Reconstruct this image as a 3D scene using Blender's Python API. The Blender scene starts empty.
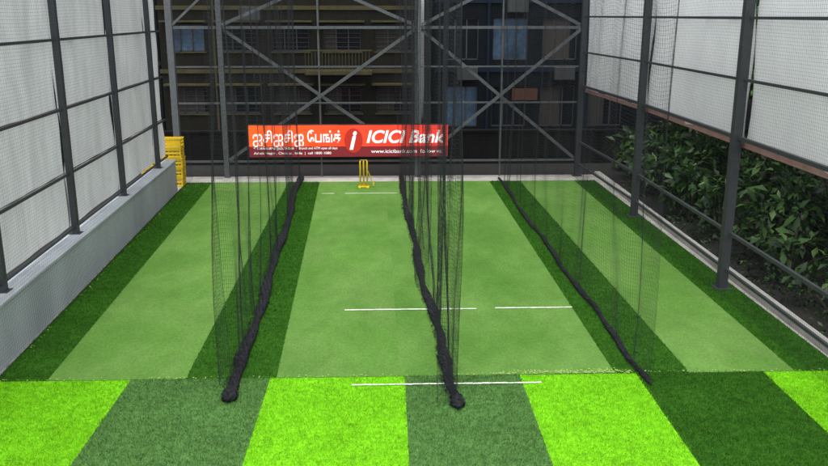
import bpy, math, random
import numpy as np
from mathutils import Vector, Matrix
random.seed(4); rng=np.random.default_rng(4)
D=bpy.data; S=bpy.context.scene
def link(o,parent=None):
    S.collection.objects.link(o)
    if parent: o.parent=parent
    return o
def empty(name):
    o=D.objects.new(name,None); o.empty_display_size=.2; return link(o)

# ---------------------------------------------------------------- materials
def mat(name,c,rough=.8,noise=(),bump=None,metal=0,trans=0,map_scale=(1,1,1),spec=.5,c2=None,c2scale=1.0,c2range=(.4,.6),emit=0):
    m=D.materials.new(name); m.use_nodes=True; nt=m.node_tree; N=nt.nodes; L=nt.links
    b=N["Principled BSDF"]; b.inputs["Roughness"].default_value=rough; b.inputs["Metallic"].default_value=metal
    b.inputs["Specular IOR Level"].default_value=spec
    tc=N.new("ShaderNodeTexCoord"); mp=N.new("ShaderNodeMapping"); mp.inputs["Scale"].default_value=map_scale
    L.new(tc.outputs["Object"],mp.inputs["Vector"])
    col=N.new("ShaderNodeRGB"); col.outputs[0].default_value=(*c,1); out=col.outputs[0]
    if c2:
        n=N.new("ShaderNodeTexNoise"); n.inputs["Scale"].default_value=c2scale; n.inputs["Detail"].default_value=5
        L.new(mp.outputs[0],n.inputs["Vector"])
        mr=N.new("ShaderNodeMapRange"); mr.inputs[1].default_value=c2range[0]; mr.inputs[2].default_value=c2range[1]
        L.new(n.outputs["Fac"],mr.inputs[0])
        mx=N.new("ShaderNodeMix"); mx.data_type='RGBA'
        L.new(mr.outputs[0],mx.inputs[0]); L.new(out,mx.inputs[6]); mx.inputs[7].default_value=(*c2,1); out=mx.outputs[2]
    f=None
    for sc,am in noise:
        n=N.new("ShaderNodeTexNoise"); n.inputs["Scale"].default_value=sc; n.inputs["Detail"].default_value=3
        L.new(mp.outputs[0],n.inputs["Vector"])
        a=N.new("ShaderNodeMath"); a.operation='MULTIPLY_ADD'; a.inputs[1].default_value=am*4; a.inputs[2].default_value=1-am*2
        L.new(n.outputs["Fac"],a.inputs[0])
        mxx=N.new("ShaderNodeMath"); mxx.operation='MAXIMUM'; mxx.inputs[1].default_value=.08; L.new(a.outputs[0],mxx.inputs[0]); a=mxx
        if f is None: f=a
        else:
            k=N.new("ShaderNodeMath"); k.operation='MULTIPLY'; L.new(f.outputs[0],k.inputs[0]); L.new(a.outputs[0],k.inputs[1]); f=k
    if f is not None:
        v=N.new("ShaderNodeVectorMath"); v.operation='SCALE'; L.new(out,v.inputs[0]); L.new(f.outputs[0],v.inputs["Scale"]); out=v.outputs[0]
    L.new(out,b.inputs["Base Color"])
    if emit: L.new(out,b.inputs["Emission Color"]); b.inputs["Emission Strength"].default_value=emit
    if bump:
        n=N.new("ShaderNodeTexNoise"); n.inputs["Scale"].default_value=bump[0]; n.inputs["Detail"].default_value=4
        L.new(mp.outputs[0],n.inputs["Vector"])
        bp=N.new("ShaderNodeBump"); bp.inputs["Strength"].default_value=bump[1]; bp.inputs["Distance"].default_value=bump[2] if len(bump)>2 else .02
        L.new(n.outputs["Fac"],bp.inputs["Height"]); L.new(bp.outputs[0],b.inputs["Normal"])
    if trans:
        t=N.new("ShaderNodeBsdfTranslucent"); L.new(out,t.inputs[0])
        ms=N.new("ShaderNodeMixShader"); ms.inputs[0].default_value=trans
        L.new(b.outputs[0],ms.inputs[1]); L.new(t.outputs[0],ms.inputs[2]); L.new(ms.outputs[0],N["Material Output"].inputs[0])
    return m

M_mat   = mat("short_turf_mat",(.088,.198,.036),1,[(150,.30),(26,.16),(.7,.13),(4,.09)],(160,.6,.01),spec=.04,c2=(.112,.222,.050),c2scale=.8,map_scale=(1,.55,1))
M_mat2  = mat("short_turf_mat_b",(.083,.192,.034),1,[(150,.30),(26,.16),(.7,.13),(4,.09)],(160,.6,.01),spec=.04,c2=(.106,.214,.047),c2scale=.7,map_scale=(1,.55,1))
M_dark  = mat("dark_turf",(.028,.100,.009),1,[(90,.35),(9,.26),(1.2,.16)],(90,.8,.02),spec=.05)
M_lime  = mat("lime_turf",(.168,.49,.012),1,[(90,.26),(14,.2),(1.1,.12),(3.5,.08)],(90,.8,.02),spec=.04)
M_grey  = mat("olive_turf",(.075,.172,.044),1,[(90,.35),(12,.26),(1.1,.16)],(90,.8,.02),spec=.05)
M_white = mat("white_line_paint",(.66,.72,.60),.8,[(30,.3),(5,.18)])
M_conc  = mat("concrete",(.36,.345,.315),.9,[(3,.16),(40,.12),(.7,.16)],(30,.4,.01))
M_par   = mat("parapet_plaster",(.42,.455,.48),.85,[(1.3,.14),(25,.06),(.4,.12)],(20,.3,.01),map_scale=(1,1,.35))
M_ground= mat("ground_soil",(.012,.011,.009),.95,[(2,.3),(20,.2)],(15,.6,.03))
M_steel = mat("black_steel",(.050,.055,.062),.5,[(8,.15)],metal=.2)
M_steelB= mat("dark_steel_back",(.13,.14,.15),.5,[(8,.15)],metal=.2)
M_net   = mat("black_net_twine",(.020,.022,.026),.75,spec=.25)
M_roll  = mat("net_bundle",(.020,.022,.026),.8,[(60,.5),(14,.35)],(55,1.0,.04),spec=.2)
M_tarpL = mat("grey_tarpaulin",(.62,.64,.62),.6,[(2.2,.12),(.5,.14),(14,.05)],(3.5,.6,.08),trans=.5,map_scale=(1,1.6,.25))
M_tarpR = mat("white_tarpaulin",(.93,.93,.93),.55,[(2.2,.03),(.5,.05)],(3.0,.5,.08),trans=.5,map_scale=(1,1,.5))
M_hem   = mat("tarpaulin_hem",(.42,.22,.22),.7,[(3,.2)])
M_yel   = mat("yellow_plastic",(.80,.55,.012),.45,[(5,.05)])
M_yel2  = mat("yellow_plastic_dull",(.55,.38,.02),.5,[(5,.12)])

# ---------------------------------------------------------------- mesh helpers
def npmesh(name,v,f,m,parent=None,smooth=False,mats=None,mi=None):
    v=np.ascontiguousarray(v,dtype=np.float32).reshape(-1,3); f=np.ascontiguousarray(f,dtype=np.int32)
    k=f.shape[1]; n=f.shape[0]; me=D.meshes.new(name)
    me.vertices.add(len(v)); me.vertices.foreach_set("co",v.ravel())
    me.loops.add(n*k); me.loops.foreach_set("vertex_index",f.ravel())
    me.polygons.add(n); me.polygons.foreach_set("loop_start",np.arange(0,n*k,k,dtype=np.int32))
    if mats:
        for q in mats: me.materials.append(q)
        me.polygons.foreach_set("material_index",np.asarray(mi,dtype=np.int32))
    else: me.materials.append(m)
    if smooth: me.polygons.foreach_set("use_smooth",np.ones(n,dtype=bool))
    me.update(calc_edges=True); me.validate()
    return link(D.objects.new(name,me),parent)
class MB:
    def __init__(s): s.v=[]; s.f=[]
    def box(s,x0,x1,y0,y1,z0,z1):
        n=len(s.v); s.v+=[(x,y,z) for z in (z0,z1) for y in (y0,y1) for x in (x0,x1)]
        s.f+=[tuple(n+i for i in q) for q in ((0,2,3,1),(4,5,7,6),(0,1,5,4),(2,6,7,3),(0,4,6,2),(1,3,7,5))]
    def bar(s,a,b,w,h=None,up=(0,0,1)):
        h=h or w; a=Vector(a); b=Vector(b); d=(b-a).normalized(); u=Vector(up)
        if abs(d.dot(u))>.98: u=Vector((0,1,0))
        r=d.cross(u).normalized(); u=r.cross(d).normalized(); n=len(s.v)
        for p in (a,b):
            for sx,sz in ((-1,-1),(1,-1),(1,1),(-1,1)): s.v.append(tuple(p+r*sx*w/2+u*sz*h/2))
        s.f+=[tuple(n+i for i in q) for q in ((0,3,2,1),(4,5,6,7),(0,1,5,4),(1,2,6,5),(2,3,7,6),(3,0,4,7))]
    def tube(s,pts,rad,seg=8):
        n=len(s.v); pts=[Vector(p) for p in pts]; rad=rad if hasattr(rad,'__len__') else [rad]*len(pts)
        for i,p in enumerate(pts):
            d=(pts[min(i+1,len(pts)-1)]-pts[max(i-1,0)]).normalized()
            u=Vector((0,0,1)) if abs(d.z)<.9 else Vector((0,1,0))
            r=d.cross(u).normalized(); u=r.cross(d)
            for k in range(seg):
                a=2*math.pi*k/seg; s.v.append(tuple(p+(r*math.cos(a)+u*math.sin(a))*rad[i]))
        for i in range(len(pts)-1):
            for k in range(seg):
                k2=(k+1)%seg; s.f.append((n+i*seg+k,n+i*seg+k2,n+(i+1)*seg+k2,n+(i+1)*seg+k))
        s.f.append(tuple(n+k for k in range(seg))[::-1]); s.f.append(tuple(n+(len(pts)-1)*seg+k for k in range(seg)))
    def poly(s,pts): n=len(s.v); s.v+=list(pts); s.f.append(tuple(range(n,n+len(pts))))
    def obj(s,name,m,parent=None,smooth=False,bevel=0):
        me=D.meshes.new(name); me.from_pydata(s.v,[],s.f); me.materials.append(m); me.update()
        if smooth:
            me.polygons.foreach_set("use_smooth",[True]*len(me.polygons))
        o=link(D.objects.new(name,me),parent)
        if bevel:
            b=o.modifiers.new("b","BEVEL"); b.width=bevel; b.segments=2
        return o

# ---------------------------------------------------------------- ground
g=MB(); g.poly([(-300,-300,0),(300,-300,0),(300,300,0),(-300,300,0)]); g.obj("ground",M_ground)
XW=lambda y:-6.07-.042*(y-12.6)           # left wall line
XR=6.85                                     # right slab edge
Y0=3.0; YF=11.35; YB=26.25
s=MB(); s.box(-7.4,7.12,Y0-.6,27.3,-.3,.02); s.obj("concrete_slab",M_conc,bevel=.01)

def sheet(name,quad,z,m,parent=None):
    b=MB(); b.poly([(x,y,z) for x,y in quad]); return b.obj(name,m,parent)
turf=empty("artificial_turf")
lanes=[("lane_1",[(-5.01,YF),(-3.0,YF),(-3.2,YB),(-5.6,YB)],M_mat),
       ("lane_2",[(-1.67,YF),(.15,YF),(-.10,YB),(-2.2,YB)],M_mat),
       ("lane_3",[(.15,YF),(3.36,YF),(3.25,YB),(-.10,YB)],M_mat2),
       ("lane_4",[(4.48,YF),(6.08,YF),(6.0,YB),(4.24,YB)],M_mat)]
for n,q,m in lanes: sheet(n,q,.032,m,turf)
darks=[("border",[(XW(YF)+.24,YF),(-5.01,YF),(-5.6,YB),(XW(YB)+.2,YB)]),
       ("strip_1",[(-3.0,YF),(-1.67,YF),(-2.2,YB),(-3.2,YB)]),
       ("strip_2",[(3.36,YF),(4.48,YF),(4.24,YB),(3.25,YB)]),
       ("edge_strip",[(6.08,YF),(XR,YF),(6.68,YB),(6.0,YB)])]
for n,q in darks: sheet(n,q,.028,M_dark,turf)
tiles=[(-6.0,-3.80,M_lime),(-3.80,-1.76,M_grey),(-1.76,.22,M_lime),(.22,1.93,M_grey),(1.93,3.67,M_lime),(3.67,5.6,M_dark),(5.6,XR,M_lime)]
for i,(a,b,m) in enumerate(tiles):
    sheet("tile_%d"%(i+1),[(a,Y0),(b,Y0),(b,YF-.004),(a,YF-.004)],.028,m,turf)
ln=MB()
def crease(x0,x1,y,w=.045):
    n_=max(2,int((x1-x0)/.12)); pts=[x0+(x1-x0)*i/n_ for i in range(n_+1)]
    for a,b_ in zip(pts[:-1],pts[1:]):
        j=[random.uniform(-.006,.006) for _ in range(4)]
        ln.poly([(a,y-w/2+j[0],.041),(b_+.002,y-w/2+j[1],.041),(b_+.002,y+w/2+j[2],.041),(a,y+w/2+j[3],.041)])
crease(-.81,1.58,14.22); crease(1.93,3.34,14.24); crease(-.55,2.2,11.06,.04); crease(-1.3,.27,24.4,.05)
crease(-2.0,-1.62,24.4); 
ln.obj("pitch_marking_lines",M_white)

# pile blades
def blades(name,regions,dens,h,w,mats):
    V=[];MI=[]
    for (x0,x1,y0,y1,fx0,fx1,mi) in regions:
        n=int(((x1-x0)+(fx1-fx0))/2*(y1-y0)*dens)
        t=rng.random(n); y=y0+(y1-y0)*t; u=rng.random(n)
        jit=rng.normal(0,.014,n)
        x=(x0+(fx0-x0)*t)*(1-u)+(x1+(fx1-x1)*t)*u+jit
        y=y+rng.normal(0,.018,n)
        a=rng.random(n)*math.pi*2; hh=h*(.6+.8*rng.random(n)); ww=w*(.7+.6*rng.random(n))
        lean=rng.random(n)*.9*hh; la=rng.random(n)*math.pi*2
        p=np.zeros((n,3,3),np.float32)
        p[:,0]=np.stack([x-np.cos(a)*ww/2,y-np.sin(a)*ww/2,np.full(n,.026)],1)
        p[:,1]=np.stack([x+np.cos(a)*ww/2,y+np.sin(a)*ww/2,np.full(n,.026)],1)
        p[:,2]=np.stack([x+np.cos(la)*lean,y+np.sin(la)*lean,.028+hh],1)
        V.append(p.reshape(-1,3)); MI.append(np.full(n,mi))
    V=np.concatenate(V); MI=np.concatenate(MI)
    return npmesh(name,V,np.arange(len(V)).reshape(-1,3),None,turf,mats=mats,mi=MI)
ms=[M_lime,M_grey,M_dark]; ix={id(M_lime):0,id(M_grey):1,id(M_dark):2}
blades("pile_front",[(a,b,8.0,YF,a,b,ix[id(m)]) for a,b,m in tiles],3300,.028,.008,ms)
blades("pile_strips",[(XW(YF)+.24,-5.01,YF,YB,XW(YB)+.2,-5.6,2),(-3,-1.67,YF,YB,-3.2,-2.2,2),(3.36,4.48,YF,YB,3.25,4.24,2),(6.08,XR,YF,YB,6.0,6.68,2)],1500,.027,.010,ms)
b=MB()
for i in range(760):
    if i<420: x=random.gauss(2.7,.55); y=YF+abs(random.gauss(0,.06))
    elif i<520: x=random.uniform(-6,-5.6); y=random.uniform(12,26); x=XW(y)+.3+abs(random.gauss(0,.05))
    elif i<580: x=random.gauss(-5.9,.25); y=random.gauss(25.6,.4)
    else: x=random.uniform(-6,6.6); y=random.uniform(YF-.03,YF+.05)
    r=random.uniform(.006,.014); z=.05
    b.poly([(x+r*math.cos(t)*random.uniform(.6,1.3),y+r*math.sin(t)*random.uniform(.6,1.3),z) for t in (0,1.3,2.5,3.8,5)])
b.obj("infill_crumbs",mat("crumbs",(.36,.5,.14),.9),turf)

# ---------------------------------------------------------------- left parapet + frame
YL0,YL1=3.0,24.9
p=MB(); H=.95
pp=[(XW(YL0)+.2,YL0),(XW(YL1)+.2,YL1),(XW(YL1)-.15,YL1),(XW(YL0)-.15,YL0)]
n=len(p.v); p.v+=[(x,y,.0) for x,y in pp]+[(x,y,H) for x,y in pp]
p.f+=[(3,2,1,0),(4,5,6,7),(0,1,5,4),(1,2,6,5),(2,3,7,6),(3,0,4,7)]
par=p.obj("parapet_wall",M_par,bevel=.02)
c=MB(); 
c.bar((XW(YL0)+.02,YL0,H+.025),(XW(YL1)+.02,YL1+.01,H+.025),.41,.05); c.obj("coping",M_par,par,bevel=.008)

fl=empty("steel_frame_fence")
postsL=[5.4,9.0,12.6,16.2,19.8,23.5]; TOP=7.6
b=MB()
for y in postsL:
    x=XW(y); b.box(x-.06,x+.06,y-.06,y+.06,H+.05,TOP)
    b.box(x-.11,x+.11,y-.11,y+.11,H+.05,H+.065)
b.obj("posts",M_steel,fl,bevel=.006)
b=MB(); zr=[1.12,2.2,3.45,4.75,6.05,7.4]
for i in range(len(postsL)):
    ya=postsL[i]+.06; yb=(postsL[i+1]-.06) if i+1<len(postsL) else YL1
    for z in zr: b.bar((XW(ya)-.02,ya,z),(XW(yb)-.02,yb,z),.04,.05)
b.obj("rails",M_steel,fl)
def tarp(name,xf,y0,y1,z0,z1,m,amp=.03,seed=0,parent=None,sag=0):
    r=np.random.default_rng(seed); ny=max(8,int((y1-y0)/.09)); nz=max(8,int((z1-z0)/.12))
    Y,Z=np.meshgrid(np.linspace(y0,y1,ny),np.linspace(z0,z1,nz),indexing='ij')
    w=np.zeros_like(Y)
    for k in range(9):
        fy,fz=r.uniform(.8,7),r.uniform(.2,2.2); w+=np.sin(Y*fy+Z*fz*r.choice([-1,1])+r.uniform(0,6))/ (1+.35*fy)
    e=np.sin(math.pi*(Z-z0)/(z1-z0)).clip(0,1)**.5
    X=np.vectorize(xf)(Y)+amp*w*(.35+.65*e)
    if sag: Z=Z-np.where(Z<z0+.01,1,0)*sag*(.5+.5*np.sin(Y*2.3+seed))
    V=np.stack([X,Y,Z],-1).reshape(-1,3)
    I=np.arange(ny*nz).reshape(ny,nz)
    F=np.stack([I[:-1,:-1],I[1:,:-1],I[1:,1:],I[:-1,1:]],-1).reshape(-1,4)
    return npmesh(name,V,F,m,parent,smooth=True)
tl=empty("tarpaulin_screen")
for i in range(len(postsL)):
    ya=postsL[i]+.01; yb=(postsL[i+1]-.01) if i+1<len(postsL) else YL1
    for j in range(len(zr)-1):
        tarp("sheet_%d_%d"%(i,j),lambda y:XW(y)-.12,ya,yb,zr[j]+.01,zr[j+1]-.01,M_tarpL,.024,seed=i*10+j,parent=tl)

# ---------------------------------------------------------------- right frame
fr=empty("steel_frame_fence")
XP=6.52; postsR=[3.3,9.3,15.3,21.3,27.1]
b=MB()
for y in postsR:
    x=XP if y<27 else 6.28
    b.box(x-.085,x+.085,y-.085,y+.085,.02,TOP); b.box(x-.16,x+.16,y-.16,y+.16,.021,.045)
b.obj("posts",M_steel,fr,bevel=.008)
b=MB()
for i in range(4):
    ya,yb=postsR[i]+.08,postsR[i+1]-.08; xb=XP if i<3 else 6.28
    for z,w in ((.42,.05),(1.15,.06),(2.98,.07),(4.05,.05),(5.15,.05),(6.3,.05),(7.4,.06)):
        b.bar((XP+.03,ya,z),(xb+.03,yb,z),w,w)
b.obj("rails",M_steel,fr)
tr=empty("tarpaulin_screen")
for i in range(4):
    ya,yb=postsR[i]+.004,postsR[i+1]-.004
    tarp("sheet_%d"%i,lambda y:XP+.17-(.04*max(0,y-21.3)),ya,yb,2.9,7.45,M_tarpR,.045,seed=50+i,parent=tr,sag=.12)
b=MB(); b.bar((XP+.16,3.3,2.84),(XP+.16,21.3,2.84),.02,.10); b.bar((XP+.16,21.31,2.84),(6.40,27,2.84),.02,.10); b.obj("hem",M_hem,tr)
k=MB(); k.box(6.90,7.10,Y0,27.25,.02,.14); k.obj("concrete_kerb",M_conc,bevel=.015)

# ---------------------------------------------------------------- back frame
fb=empty("steel_truss_frame"); YT=27.15
xs=[-6.85,-5.30,.98,6.28]
b=MB()
for i,x in enumerate(xs[:3]):
    w=.10 if i!=1 else .08
    b.box(x-w,x+w,YT-w,YT+w,.0,TOP)
for x in (-2.2,3.7): b.box(x-.025,x+.025,YT+.03,YT+.08,.0,TOP)
b.obj("columns",M_steelB,fb)
b=MB()
for z,w in ((.55,.06),(2.45,.05),(3.6,.05),(4.82,.09),(6.1,.05),(7.5,.08)):
    for a,c_ in zip(xs[:-1],xs[1:]): b.bar((a+.105,YT,z),(c_-.105,YT,z),w,w)
b.obj("beams",M_steelB,fb)
b=MB()
for a,c_ in ((-5.2,.87),(1.09,6.18)):
    for z0,z1 in ((.6,4.76),(4.9,7.45)):
        b.bar((a,YT-.065,z0),(c_,YT-.065,z1),.03,.10); b.bar((a,YT+.065,z1),(c_,YT+.065,z0),.03,.10)
b.bar((-6.75,YT-.05,4.9),(-5.4,YT-.05,6.1),.03,.07)
b.obj("diagonal_braces",M_steelB,fb)
b=MB()
for y in postsL[1:]: b.bar((XW(y),y,TOP+.06),(XP,y,TOP+.06),.08,.12)
b.obj("overhead_beams",M_steel,fb)

# ---------------------------------------------------------------- nets
def net(name,P,r,m,sv=6,sh=1,parent=None):
    I,J,_=P.shape; d=P[-1,0]-P[0,0]; d[2]=0; d/=np.linalg.norm(d); nn=np.array([-d[1],d[0],0])
    an=np.array([0,2*math.pi/3,4*math.pi/3]); VV=[];FF=[];base=0
    def emit(Q,off):
        nonlocal base
        a,b,_=Q.shape
        V=Q[:,:,None,:]+off[None,None,:,:]
        idx=base+np.arange(a*b*3).reshape(a,b,3); n2=np.roll(idx,-1,axis=2)
        F=np.stack([idx[:,:-1],n2[:,:-1],n2[:,1:],idx[:,1:]],-1).reshape(-1,4)
        VV.append(V.reshape(-1,3)); FF.append(F); base+=a*b*3
    jj=np.unique(np.append(np.arange(0,J,sv),J-1)); ii=np.unique(np.append(np.arange(0,I,sh),I-1))
    emit(P[:,jj],r*np.stack([np.cos(an),np.sin(an),0*an],1))
    emit(np.transpose(P[ii],(1,0,2)),r*(np.cos(an)[:,None]*nn[None]+np.sin(an)[:,None]*np.array([[0,0,1.]])))
    return npmesh(name,np.concatenate(VV),np.concatenate(FF),m,parent)
def flatnet(name,A,B,z0,z1,cell,r,wave=.02,seed=0,parent=None):
    A=np.array(A,float);B=np.array(B,float);L=np.linalg.norm(B-A);I=int(L/cell);J=int((z1-z0)/cell)
    t=np.linspace(0,1,I)[:,None]; z=np.linspace(z0,z1,J)[None,:]
    d=(B-A)/L; n=np.array([-d[1],d[0]]); s=t*L
    off=wave*(np.sin(s*1.1+z*.6+seed)+.6*np.sin(s*2.7-z*1.3+seed*2)+.4*np.sin(s*5.1+z*2.))
    dz=.035*np.sin(s*.9+seed)*np.sin(z*.8)
    X=A[0]+d[0]*s+n[0]*off; Y=A[1]+d[1]*s+n[1]*off
    P=np.stack([X,Y,z+dz+0*s],-1)
    return net(name,P,r,M_net,4,4,parent)
flatnet("boundary_net",(XW(6)+.30,6.0),(XW(26.9)+.30,26.9),.04,TOP,.055,.0014,.012,1)
flatnet("boundary_net",(XP-.13,6.0),(6.12,26.9),.04,TOP,.055,.0012,.02,2)
flatnet("boundary_net",(XW(26.9)+.32,26.95),(6.1,26.95),.04,TOP,.055,.0022,.02,3)

def curtain(name,A,B,fold,cell,r,amp,seed,z0=.10,clusters=None,ztop=TOP):
    rr=np.random.default_rng(seed)
    A=np.array(A,float);B=np.array(B,float);L=np.linalg.norm(B-A); I=int(L*fold/cell); J=int((ztop-z0)/cell)
    u=np.linspace(0,1,I)
    xx=np.linspace(0,1,2000); pd=np.ones(2000)
    for (c,w,k) in (clusters or []): pd+=k*np.exp(-((xx-c)/w)**2)
    cdf=np.cumsum(pd); cdf=(cdf-cdf[0])/(cdf[-1]-cdf[0]); s=np.interp(u,cdf,xx)[:,None]*L
    z=np.linspace(z0,ztop,J)[None,:]; m=u[:,None]*L*fold
    lo=1-(z-z0)/(ztop-z0)
    ph=rr.uniform(0,6,8)
    f=(np.sin(m*3.6+1.6*np.sin(m*.9+ph[0])+ph[1]+.8*np.sin(z*1.0+m*.3))+.18*np.sin(m*8.3+ph[2]+z*.6)+1.0*np.sin(m*1.4+ph[3]+z*.55))
    A2=amp*(.5+.5*lo)*(.75+.35*np.sin(m*.55+ph[4]))
    off=A2*f
    ds=.02*np.sin(m*6.1+ph[5]+z*.7)*(.5+.5*lo)+.12*np.sin(z*1.0+m*.9+ph[6])*lo
    d=(B-A)/L; n=np.array([-d[1],d[0]])
    X=A[0]+d[0]*(s+ds)+n[0]*off; Y=A[1]+d[1]*(s+ds)+n[1]*off
    dz=.03*np.sin(m*6+ph[7])
    P=np.stack([X,Y,np.maximum(z+dz+0*s,.05)],-1)
    return net(name,P,r,M_net,5,1)
n1=curtain("divider_net",(-2.28,10.75),(-2.86,26.6),1.10,.058,.0015,.080,11,clusters=[(0.0,.03,2.3),(.2,.04,.4)])
n2=curtain("divider_net",(.86,10.35),(.40,26.7),1.30,.056,.0017,.105,12,clusters=[(0.01,.04,2.4),(.10,.05,.9),(.28,.06,.4)])
n3=curtain("divider_net",(3.74,11.0),(3.60,26.6),1.04,.058,.0015,.060,13,clusters=[(0.0,.02,1.0)])
for o,(xa,ya,xb,yb) in ((n1,(-2.28,9,-2.86,27.1)),(n2,(.86,9,.40,27.1)),(n3,(3.74,9,3.6,27.1))):
    b=MB(); b.tube([(xa,ya,TOP+.01),(xb,yb,TOP+.01)],.006,6); b.obj("cable",M_steel,o)
def bundle(name,pts,r0,seed,parent):
    rr=np.random.default_rng(seed); pts=np.array(pts,float); K=700
    t=np.linspace(0,1,len(pts)); T=np.linspace(0,1,K)
    x=np.interp(T,t,pts[:,0]); y=np.interp(T,t,pts[:,1])
    k=np.ones(81)/81; xp=np.pad(x,40,mode='edge'); x=np.convolve(xp,k,'valid')
    x=x+.030*np.sin(T*19+seed)+.010*np.sin(T*53)
    for q in range(5):
        ph=q*2*math.pi/5; tw=T*60+.9*np.sin(T*25)+ph
        R0=r0*(1+.20*np.sin(T*33+seed)+.10*np.sin(T*77)); taper=np.clip(T/.012,.25,1)
        cx=x+R0*.62*np.cos(tw)*1.3*taper; cz=.034+R0*.8+R0*.55*np.sin(tw)*taper*.9
        R=R0*.58*(1+.10*rr.normal(size=K))*taper
        seg=9; a=np.linspace(0,2*math.pi,seg,endpoint=False)[None,:]
        rad=R[:,None]*(1+.15*rr.normal(size=(K,seg)))
        X=cx[:,None]+rad*np.cos(a); Z=np.maximum(.033,cz[:,None]+rad*np.sin(a)); Y=np.repeat(y[:,None],seg,1)+.006*rr.normal(size=(K,seg))
        V=np.stack([X,Y,Z],-1).reshape(-1,3); I=np.arange(K*seg).reshape(K,seg); I2=np.roll(I,-1,axis=1)
        F=np.stack([I[:-1],I2[:-1],I2[1:],I[1:]],-1).reshape(-1,4)
        npmesh(name+"_strand_%d"%(q+1),V,F,M_roll,parent)
    b=MB()
    for q in range(300):
        i=rr.integers(5,K-15); L=rr.uniform(.1,.5); aa=rr.uniform(0,math.pi); pp=[]
        for s_ in np.linspace(0,1,6):
            j=min(K-1,int(i+s_*L*40)); rd=r0*rr.uniform(1.2,1.8)
            pp.append((x[j]+math.cos(aa+s_*2)*rd*1.3,y[j],max(.036,.03+r0*.7+math.sin(aa+s_*2)*rd*.9)))
        b.tube(pp,.0022,3)
    b.obj(name+"_loose",M_net,parent)
bundle("bundle",[(-2.27,10.5),(-2.24,12),(-2.38,15),(-2.52,19),(-2.72,23),(-2.88,26.7)],.060,1,n1)
bundle("bundle",[(.90,10.2),(.86,12),(.74,14.5),(.60,18),(.52,22),(.38,26.9)],.056,2,n2)
bundle("bundle",[(3.76,10.9),(3.70,15),(3.64,20),(3.6,26.6)],.032,3,n3)

# ---------------------------------------------------------------- stumps
st=empty("cricket_stumps"); sx,sy=-.76,25.3
b=MB()
for i in (-1,0,1):
    x=sx+i*.105
    b.tube([(x,sy,.06),(x,sy,.80),(x,sy,.84),(x,sy,.87)],[.026,.026,.023,.008],10)
b.obj("stumps",M_yel,st,smooth=True)
b=MB(); b.tube([(sx-.11,sy,.885),(sx-.05,sy,.89),(sx,sy,.885)],[.008,.013,.008],8); b.tube([(sx,sy,.885),(sx+.05,sy,.89),(sx+.11,sy,.885)],[.008,.013,.008],8); b.obj("bails",M_yel2,st)
b=MB(); b.box(sx-.17,sx+.17,sy-.06,sy+.06,.04,.075); b.box(sx-.15,sx-.10,sy-.16,sy+.2,.036,.06); b.box(sx+.10,sx+.15,sy-.16,sy+.2,.036,.06)
b.tube([(sx+.13,sy,.55),(sx+.30,sy+.12,.10)],.014,6); b.tube([(sx+.30,sy+.12,.05),(sx+.30,sy+.12,.16)],.03,8)
b.obj("base",M_yel,st,bevel=.005)

# ---------------------------------------------------------------- stacked yellow crates behind the parapet end
ch=empty("stacked_plastic_crates"); 
b=MB(); b2=MB()
def crate(x0,y0,z0,w=.62,d=.42,h=.30):
    t=.02; x1,y1=x0+w,y0+d
    b2.box(x0+.01,x1-.01,y0+.01,y1-.01,z0+.005,z0+.02)
    for xa in (x0,x1-.05):
        for ya in (y0,y1-.05): b.box(xa,xa+.05,ya,ya+.05,z0,z0+h)
    for f in (0,.36,.70):
        za=z0+h*f+.005; zb=za+h*.2
        b.box(x0+.05,x1-.05,y0+.004,y0+t,za,zb); b.box(x0+.05,x1-.05,y1-t,y1-.004,za,zb)
        b.box(x0+.004,x0+t,y0+.05,y1-.05,za,zb); b.box(x1-t,x1-.004,y0+.05,y1-.05,za,zb)
    for q in range(1,5):
        xx=x0+w*q/5; b.box(xx-.012,xx+.012,y0+.006,y0+.018,z0+.01,z0+h-.02)
    b.box(x0-.012,x1+.012,y0-.012,y0+.003,z0+h-.035,z0+h-.006); b.box(x0-.012,x1+.012,y1-.003,y1+.012,z0+h-.035,z0+h-.006)
for i in range(5): crate(-7.02+.012*((i*7)%3),25.65+.01*(i%2),.022+i*.302)
for i in range(4): crate(-7.70+.01*(i%2),25.75,.022+i*.302)
b.obj("slatted_sides",M_yel,ch); b2.obj("bottoms",M_yel2,ch)
pd=MB(); pd.box(-8.2,-7.41,25.2,26.6,-.05,.02); pd.obj("concrete_pad",M_conc)

# ---------------------------------------------------------------- sponsor banner
bn=empty("advertising_banner"); YBn=26.85; bx0,bx1,bz0,bz1=-4.5,1.95,.74,1.76
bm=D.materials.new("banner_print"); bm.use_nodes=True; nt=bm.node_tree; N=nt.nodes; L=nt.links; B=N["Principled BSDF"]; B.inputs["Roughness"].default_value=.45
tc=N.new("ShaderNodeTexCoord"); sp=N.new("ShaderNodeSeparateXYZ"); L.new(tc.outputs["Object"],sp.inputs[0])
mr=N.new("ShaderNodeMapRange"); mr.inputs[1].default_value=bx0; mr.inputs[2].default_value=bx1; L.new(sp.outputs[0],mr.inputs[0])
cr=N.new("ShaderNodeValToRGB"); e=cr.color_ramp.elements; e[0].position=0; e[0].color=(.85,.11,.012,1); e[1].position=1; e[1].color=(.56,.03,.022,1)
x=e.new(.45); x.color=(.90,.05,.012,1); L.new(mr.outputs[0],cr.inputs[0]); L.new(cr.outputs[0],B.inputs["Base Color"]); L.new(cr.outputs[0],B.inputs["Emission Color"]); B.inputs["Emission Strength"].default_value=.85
ny,nz=90,14; X,Z=np.meshgrid(np.linspace(bx0,bx1,ny),np.linspace(bz0,bz1,nz),indexing='ij')
I=np.arange(ny*nz).reshape(ny,nz); F=np.stack([I[:-1,:-1],I[1:,:-1],I[1:,1:],I[:-1,1:]],-1).reshape(-1,4)
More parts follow.
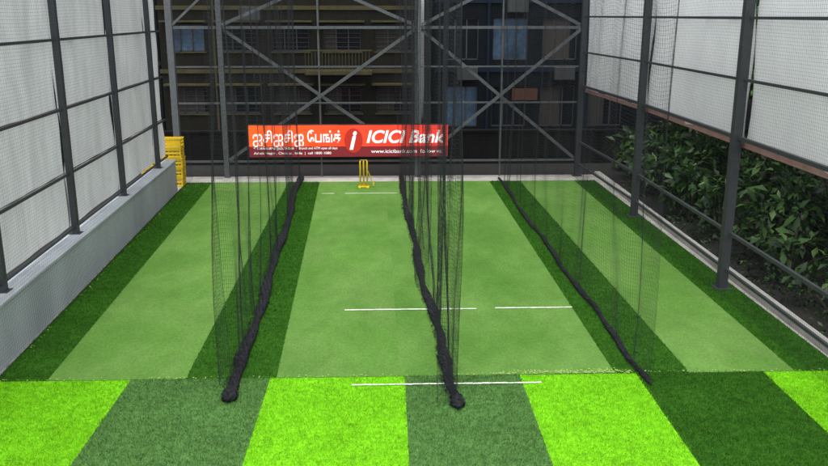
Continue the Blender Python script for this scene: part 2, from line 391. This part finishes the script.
Yw=YBn+.035*(1+np.sin(X*2.1)*.5+np.sin(X*5.3+Z*3)*.3)
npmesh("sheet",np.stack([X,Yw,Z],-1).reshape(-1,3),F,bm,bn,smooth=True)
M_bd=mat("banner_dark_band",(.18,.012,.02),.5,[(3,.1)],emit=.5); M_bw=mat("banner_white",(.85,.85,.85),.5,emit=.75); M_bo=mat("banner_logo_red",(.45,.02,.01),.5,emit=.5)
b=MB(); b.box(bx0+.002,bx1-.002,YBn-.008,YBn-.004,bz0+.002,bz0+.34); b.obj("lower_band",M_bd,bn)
b=MB(); b.box(bx0,bx1,YBn+.10,YBn+.13,bz0-.03,bz0+.01); b.box(bx0,bx1,YBn+.10,YBn+.13,bz1-.01,bz1+.03); b.obj("rail",M_steel,bn)
def text(name,body,x,z,size,width,m,shear=0,offset=0.0,y=YBn-.012):
    cu=D.curves.new(name,'FONT'); cu.body=body; cu.size=size; cu.extrude=.001; cu.shear=shear; cu.offset=offset
    cu.materials.append(m); o=link(D.objects.new(name,cu),bn); o.rotation_euler=(math.pi/2,0,0); o.location=(x,y,z)
    bpy.context.view_layer.update(); w=o.dimensions.x
    if w>0.01: o.scale=(width/w,1,1)
    return o
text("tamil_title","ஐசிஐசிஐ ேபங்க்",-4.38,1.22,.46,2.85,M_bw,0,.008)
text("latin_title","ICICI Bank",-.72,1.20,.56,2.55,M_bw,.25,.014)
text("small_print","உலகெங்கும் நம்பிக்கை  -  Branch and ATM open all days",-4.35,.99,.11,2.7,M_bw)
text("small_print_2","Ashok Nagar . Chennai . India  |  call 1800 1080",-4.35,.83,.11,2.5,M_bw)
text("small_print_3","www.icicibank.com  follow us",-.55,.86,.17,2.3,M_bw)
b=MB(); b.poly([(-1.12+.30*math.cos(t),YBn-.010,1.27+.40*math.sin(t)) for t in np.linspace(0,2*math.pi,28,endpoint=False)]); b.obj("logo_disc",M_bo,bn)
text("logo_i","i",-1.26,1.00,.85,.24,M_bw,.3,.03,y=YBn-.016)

# ---------------------------------------------------------------- background buildings, unlit night look put into dark base colours
M_lit=mat("lit_window_glass",(.035,.060,.095),.4,[(1.2,.45),(6,.3)],emit=.45,spec=.1)
def building(name,x0,x1,y0,y1,h,wallm,trimm,cols,rows,winw,winh,z_first,storey,seed,ledge=True,grill=True,lit=()):
    e=empty(name); r=random.Random(seed)
    glass=mat(name+"_glass",(.006,.008,.012),.2,[(1,.3)],spec=.12); frame=mat(name+"_frame",(.035,.037,.04),.6); cur=mat(name+"_curtain",(.03,.026,.02),.9,[(6,.3)],map_scale=(4,1,.4))
    W=MB();G=MB();Fm=MB();T=MB();C=MB();Lw=MB()
    xs_=[x0]; 
    pitch=(x1-x0)/cols
    for c_ in range(cols):
        cxm=x0+pitch*(c_+.5); xs_+= [cxm-winw/2,cxm+winw/2]
    xs_.append(x1)
    zs_=[0]
    for k_ in range(rows): zs_+=[z_first+k_*storey,z_first+k_*storey+winh]
    zs_.append(h)
    for i in range(len(xs_)-1):
        for j in range(len(zs_)-1):
            if i%2==1 and j%2==1:
                a,b_,c0,c1=xs_[i],xs_[i+1],zs_[j],zs_[j+1]
                (Lw if (i//2,j//2) in lit else G).poly([(a,y0+.16,c0),(b_,y0+.16,c0),(b_,y0+.16,c1),(a,y0+.16,c1)])
                n_=3
                for q in range(n_+1):
                    xx=a+(b_-a)*q/n_; Fm.box(xx-.025,xx+.025,y0+.10,y0+.155,c0,c1)
                Fm.box(a,b_,y0+.10,y0+.152,c1-.05,c1); Fm.box(a,b_,y0+.10,y0+.152,c0,c0+.05)
                if grill:
                    for q in range(1,6): zz=c0+(c1-c0)*q/6; Fm.box(a,b_,y0+.04,y0+.055,zz-.008,zz+.008)
                if r.random()<.5 and (i//2,j//2) not in lit: 
                    f=r.uniform(.3,1); C.box(a+.03,a+(b_-a)*f,y0+.12,y0+.13,c0,c1)
                if ledge:
                    T.box(a-.18,b_+.18,y0-.45,y0-.001,c1+.08,c1+.15); T.box(a-.06,b_+.06,y0-.07,y0-.001,c0-.06,c0)
            else: W.poly([(xs_[i],y0,zs_[j]),(xs_[i+1],y0,zs_[j]),(xs_[i+1],y0,zs_[j+1]),(xs_[i],y0,zs_[j+1])])
    W.poly([(x0,y0,0),(x0,y1,0),(x0,y1,h),(x0,y0,h)]); W.poly([(x1,y0,0),(x1,y1,0),(x1,y1,h),(x1,y0,h)]); W.poly([(x0,y0,h),(x1,y0,h),(x1,y1,h),(x0,y1,h)]); W.poly([(x0,y1,0),(x1,y1,0),(x1,y1,h),(x0,y1,h)])
    W.poly([(x0,y0+.5,0),(x1,y0+.5,0),(x1,y0+.5,h),(x0,y0+.5,h)])
    for k_ in range(rows):
        zz=z_first+k_*storey+winh+.55; T.box(x0-.06,x1+.06,y0-.08,y0-.001,zz,zz+.16)
    T.box(x0-.1,x1+.1,y0-.12,y1,h,h+.25)
    for q in range(2):
        xx=x0+pitch*(q*2+1)+.1; T.tube([(xx,y0-.10,.1),(xx,y0-.10,h)],.05,8)
    W.obj("walls",wallm,e);G.obj("window_glass",glass,e);Fm.obj("window_frames",frame,e);T.obj("ledges_and_pipes",trimm,e);C.obj("curtains",cur,e)
    if lit: Lw.obj("lit_windows",M_lit,e)
    return e
wb1=mat("night_beige_plaster",(.013,.012,.008),.9,[(1,.25),(8,.12)],spec=.1); tb1=mat("night_cream_trim",(.062,.056,.027),.85,[(2,.25)],spec=.1)
wb2=mat("night_slate_plaster",(.004,.006,.009),.9,[(1,.3),(8,.12)],spec=.1); tb2=mat("night_blue_trim",(.007,.014,.028),.8,[(2,.25)],spec=.1)
wb3=mat("night_grey_plaster",(.010,.011,.012),.9,[(1,.25)],spec=.1); tb3=mat("night_grey_trim",(.02,.02,.022),.8,[(2,.2)],spec=.1)
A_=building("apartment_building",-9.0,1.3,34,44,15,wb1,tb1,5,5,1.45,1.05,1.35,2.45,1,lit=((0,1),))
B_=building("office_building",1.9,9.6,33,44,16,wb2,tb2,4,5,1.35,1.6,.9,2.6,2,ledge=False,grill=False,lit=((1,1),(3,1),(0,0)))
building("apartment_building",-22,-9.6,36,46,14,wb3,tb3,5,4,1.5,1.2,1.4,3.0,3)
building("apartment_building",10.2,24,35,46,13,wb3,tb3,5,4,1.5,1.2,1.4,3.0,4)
b=MB(); b.box(-3.2,-.6,32.9,33.99,2.95,3.08)
for xx in np.arange(-3.18,-.58,.13): b.box(xx-.01,xx+.01,32.92,32.94,3.08,3.85)
b.box(-3.2,-.6,32.9,32.96,3.85,3.9); b.obj("balcony",tb1,A_)
b=MB()
for x_,z_ in ((3.1,2.75),(6.9,2.75),(5.0,5.3),(-5.2,5.0)): b.box(x_-.4,x_+.4,32.6,32.93,z_,z_+.5)
b.obj("ac_units",mat("night_ac_white",(.03,.033,.033),.5),B_,bevel=.02)
b=MB(); b.box(4.9,5.9,32.85,32.97,1.95,2.4); b.obj("shop_sign",mat("night_sign_orange",(.07,.024,.01),.5),B_)
w=MB(); w.box(-14,14,29.6,29.8,0,1.15); w.box(-14.05,14.05,29.55,29.85,1.15,1.22)
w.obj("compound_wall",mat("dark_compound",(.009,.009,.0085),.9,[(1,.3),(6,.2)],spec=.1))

# ---------------------------------------------------------------- vegetation on the right
LM=[mat("leaf_%d"%i,c,.45,[(3,.25)],trans=.2,spec=.4) for i,c in enumerate([(.026,.068,.014),(.045,.115,.020),(.010,.028,.007),(.085,.175,.035)])]
M_bark=mat("bark",(.05,.04,.03),.9,[(12,.3)],(20,.8,.03))
def leaves(cl,n,size,name,parent,probs=(.33,.25,.32,.10),droop=.5):
    cl=np.array(cl); w=cl[:,3]**2; w/=w.sum(); k=rng.choice(len(cl),n,p=w)
    dv=rng.normal(size=(n,3)); dv/=np.linalg.norm(dv,axis=1)[:,None]; rad=cl[k,3]*rng.random(n)**.4
    c=cl[k,:3]+dv*rad[:,None]*np.array([1,1,.8]); c[:,2]=np.maximum(c[:,2],.05)
    d=dv*.8+rng.normal(size=(n,3))*.6; d[:,2]-=droop*rng.random(n); d/=np.linalg.norm(d,axis=1)[:,None]
    up=np.tile([0,0,1.],(n,1))+rng.normal(size=(n,3))*.45; r=np.cross(d,up); r/=np.linalg.norm(r,axis=1)[:,None]+1e-6; nn=np.cross(r,d)
    s=(size*(.6+.8*rng.random(n)))[:,None]
    base=c; mid=c+d*s*.5; tip=c+d*s-nn*s*.12
    l=mid-r*s*.22+nn*s*.07; rr_=mid+r*s*.22+nn*s*.07
    V=np.stack([base,l,tip,rr_,mid],1).reshape(-1,3); i=np.arange(n)[:,None]*5
    F=np.concatenate([i+np.array([[0,4,1]]),i+np.array([[1,4,2]]),i+np.array([[0,3,4]]),i+np.array([[4,3,2]])])
    mi=rng.choice(4,n,p=probs); mi=np.tile(mi,4)
    return npmesh(name,V,F,None,parent,mats=LM,mi=mi)
def shade_tree(x,y,h,cr,seed,n=6000):
    e=empty("added_shade_tree"); r=random.Random(seed); b=MB(); cl=[]
    b.tube([(x,y,-.1),(x+.1,y,h*.3),(x-.05,y+.1,h*.6)],[.2,.15,.11],10)
    for q in range(9):
        a=q*.7+r.random(); L_=cr*r.uniform(.5,1); z=h*r.uniform(.6,1.1)
        p1=(x-.05,y+.1,h*.55); p3=(x+math.cos(a)*L_,y+math.sin(a)*L_,z); p2=tuple((p1[i]+p3[i])/2+(.2 if i==2 else 0) for i in range(3))
        b.tube([p1,p2,p3],[.08,.05,.02],7)
        for w_ in range(4): cl.append((p3[0]+r.uniform(-.5,.5),p3[1]+r.uniform(-.6,.6),p3[2]+r.uniform(-.4,.5),r.uniform(.4,.8)))
        cl.append((*p2,r.uniform(.4,.7)))
    b.obj("trunk_and_limbs",M_bark,e,smooth=True); leaves(cl,n,.2,"crown",e)
for i,(x_,y_) in enumerate(((10.9,12.0),(10.8,16),(10.9,20.5),(10.7,25),(13.6,14),(13.8,18.5),(13.6,23.5),(11.5,29.5))): shade_tree(x_,y_,4.7+.4*(i%3),2.6,i)  # crowns are out of view, added to shade the shrubs below
def shrub(x,y,h,rad,seed,n,size):
    e=empty("garden_shrub"); r=random.Random(seed); b=MB(); cl=[]
    for q in range(9):
        a=r.uniform(0,6.28); rr_=rad*r.uniform(.15,.9); z=h*r.uniform(.3,1)
        p3=(x+math.cos(a)*rr_,y+math.sin(a)*rr_,z); b.tube([(x,y,0),((x+p3[0])/2,(y+p3[1])/2,z*.6),p3],[.03,.02,.01],5)
        cl.append((*p3,r.uniform(.18,.36)*rad))
    b.obj("stems",M_bark,e); leaves(cl,n,size,"foliage",e)
i=0; yy=10.0
while yy<28:
    shrub(7.95+random.uniform(-.05,.5),yy,random.uniform(.5,1.7),.75,i,int(random.uniform(160,450)),random.uniform(.16,.34)); i+=1
    shrub(9.4+random.uniform(-.3,.8),yy+.5,random.uniform(1.2,2.7),1.1,i+50,600,random.uniform(.18,.30)); i+=1
    yy+=random.uniform(1.0,1.8)
cl=[(random.uniform(7.3,11),random.uniform(8,28),.05,random.uniform(.2,.5)) for _ in range(120)]
leaves(cl,5000,.12,"ground_cover_plants",None,probs=(.35,.12,.5,.03))
w=MB(); w.box(15,15.2,0,40,0,3.2); w.obj("compound_wall",mat("side_wall",(.012,.012,.012),.9,[(1,.3)]))

# ---------------------------------------------------------------- light, world, camera
el,az=math.radians(74),math.radians(190)
W=D.worlds.new("World"); S.world=W; W.use_nodes=True; nt=W.node_tree; bg=nt.nodes["Background"]
sk=nt.nodes.new("ShaderNodeTexSky"); sk.sky_type='NISHITA'; sk.sun_disc=False; sk.sun_elevation=el; sk.sun_rotation=az; sk.dust_density=3; sk.ozone_density=.5
hs=nt.nodes.new("ShaderNodeHueSaturation"); hs.inputs["Saturation"].default_value=.2
nt.links.new(sk.outputs[0],hs.inputs["Color"]); nt.links.new(hs.outputs[0],bg.inputs[0]); bg.inputs[1].default_value=.42
sd=D.lights.new("sun",'SUN'); sd.energy=.9; sd.angle=math.radians(40); sd.color=(1,.98,.94)
so=link(D.objects.new("sun",sd)); 
dirv=Vector((math.sin(az)*math.cos(el),math.cos(az)*math.cos(el),math.sin(el)))
so.rotation_euler=dirv.to_track_quat('Z','Y').to_euler()
cd=D.cameras.new("camera"); co=link(D.objects.new("camera",cd)); co.location=(0,0,5.2)
co.rotation_euler=(math.radians(90-14.7),0,math.radians(-1.8)); cd.lens=36.1; cd.sensor_width=36; cd.clip_end=1000; cd.clip_start=.05
S.camera=co
S.view_settings.view_transform='Standard'; S.view_settings.look='None'; S.view_settings.exposure=0
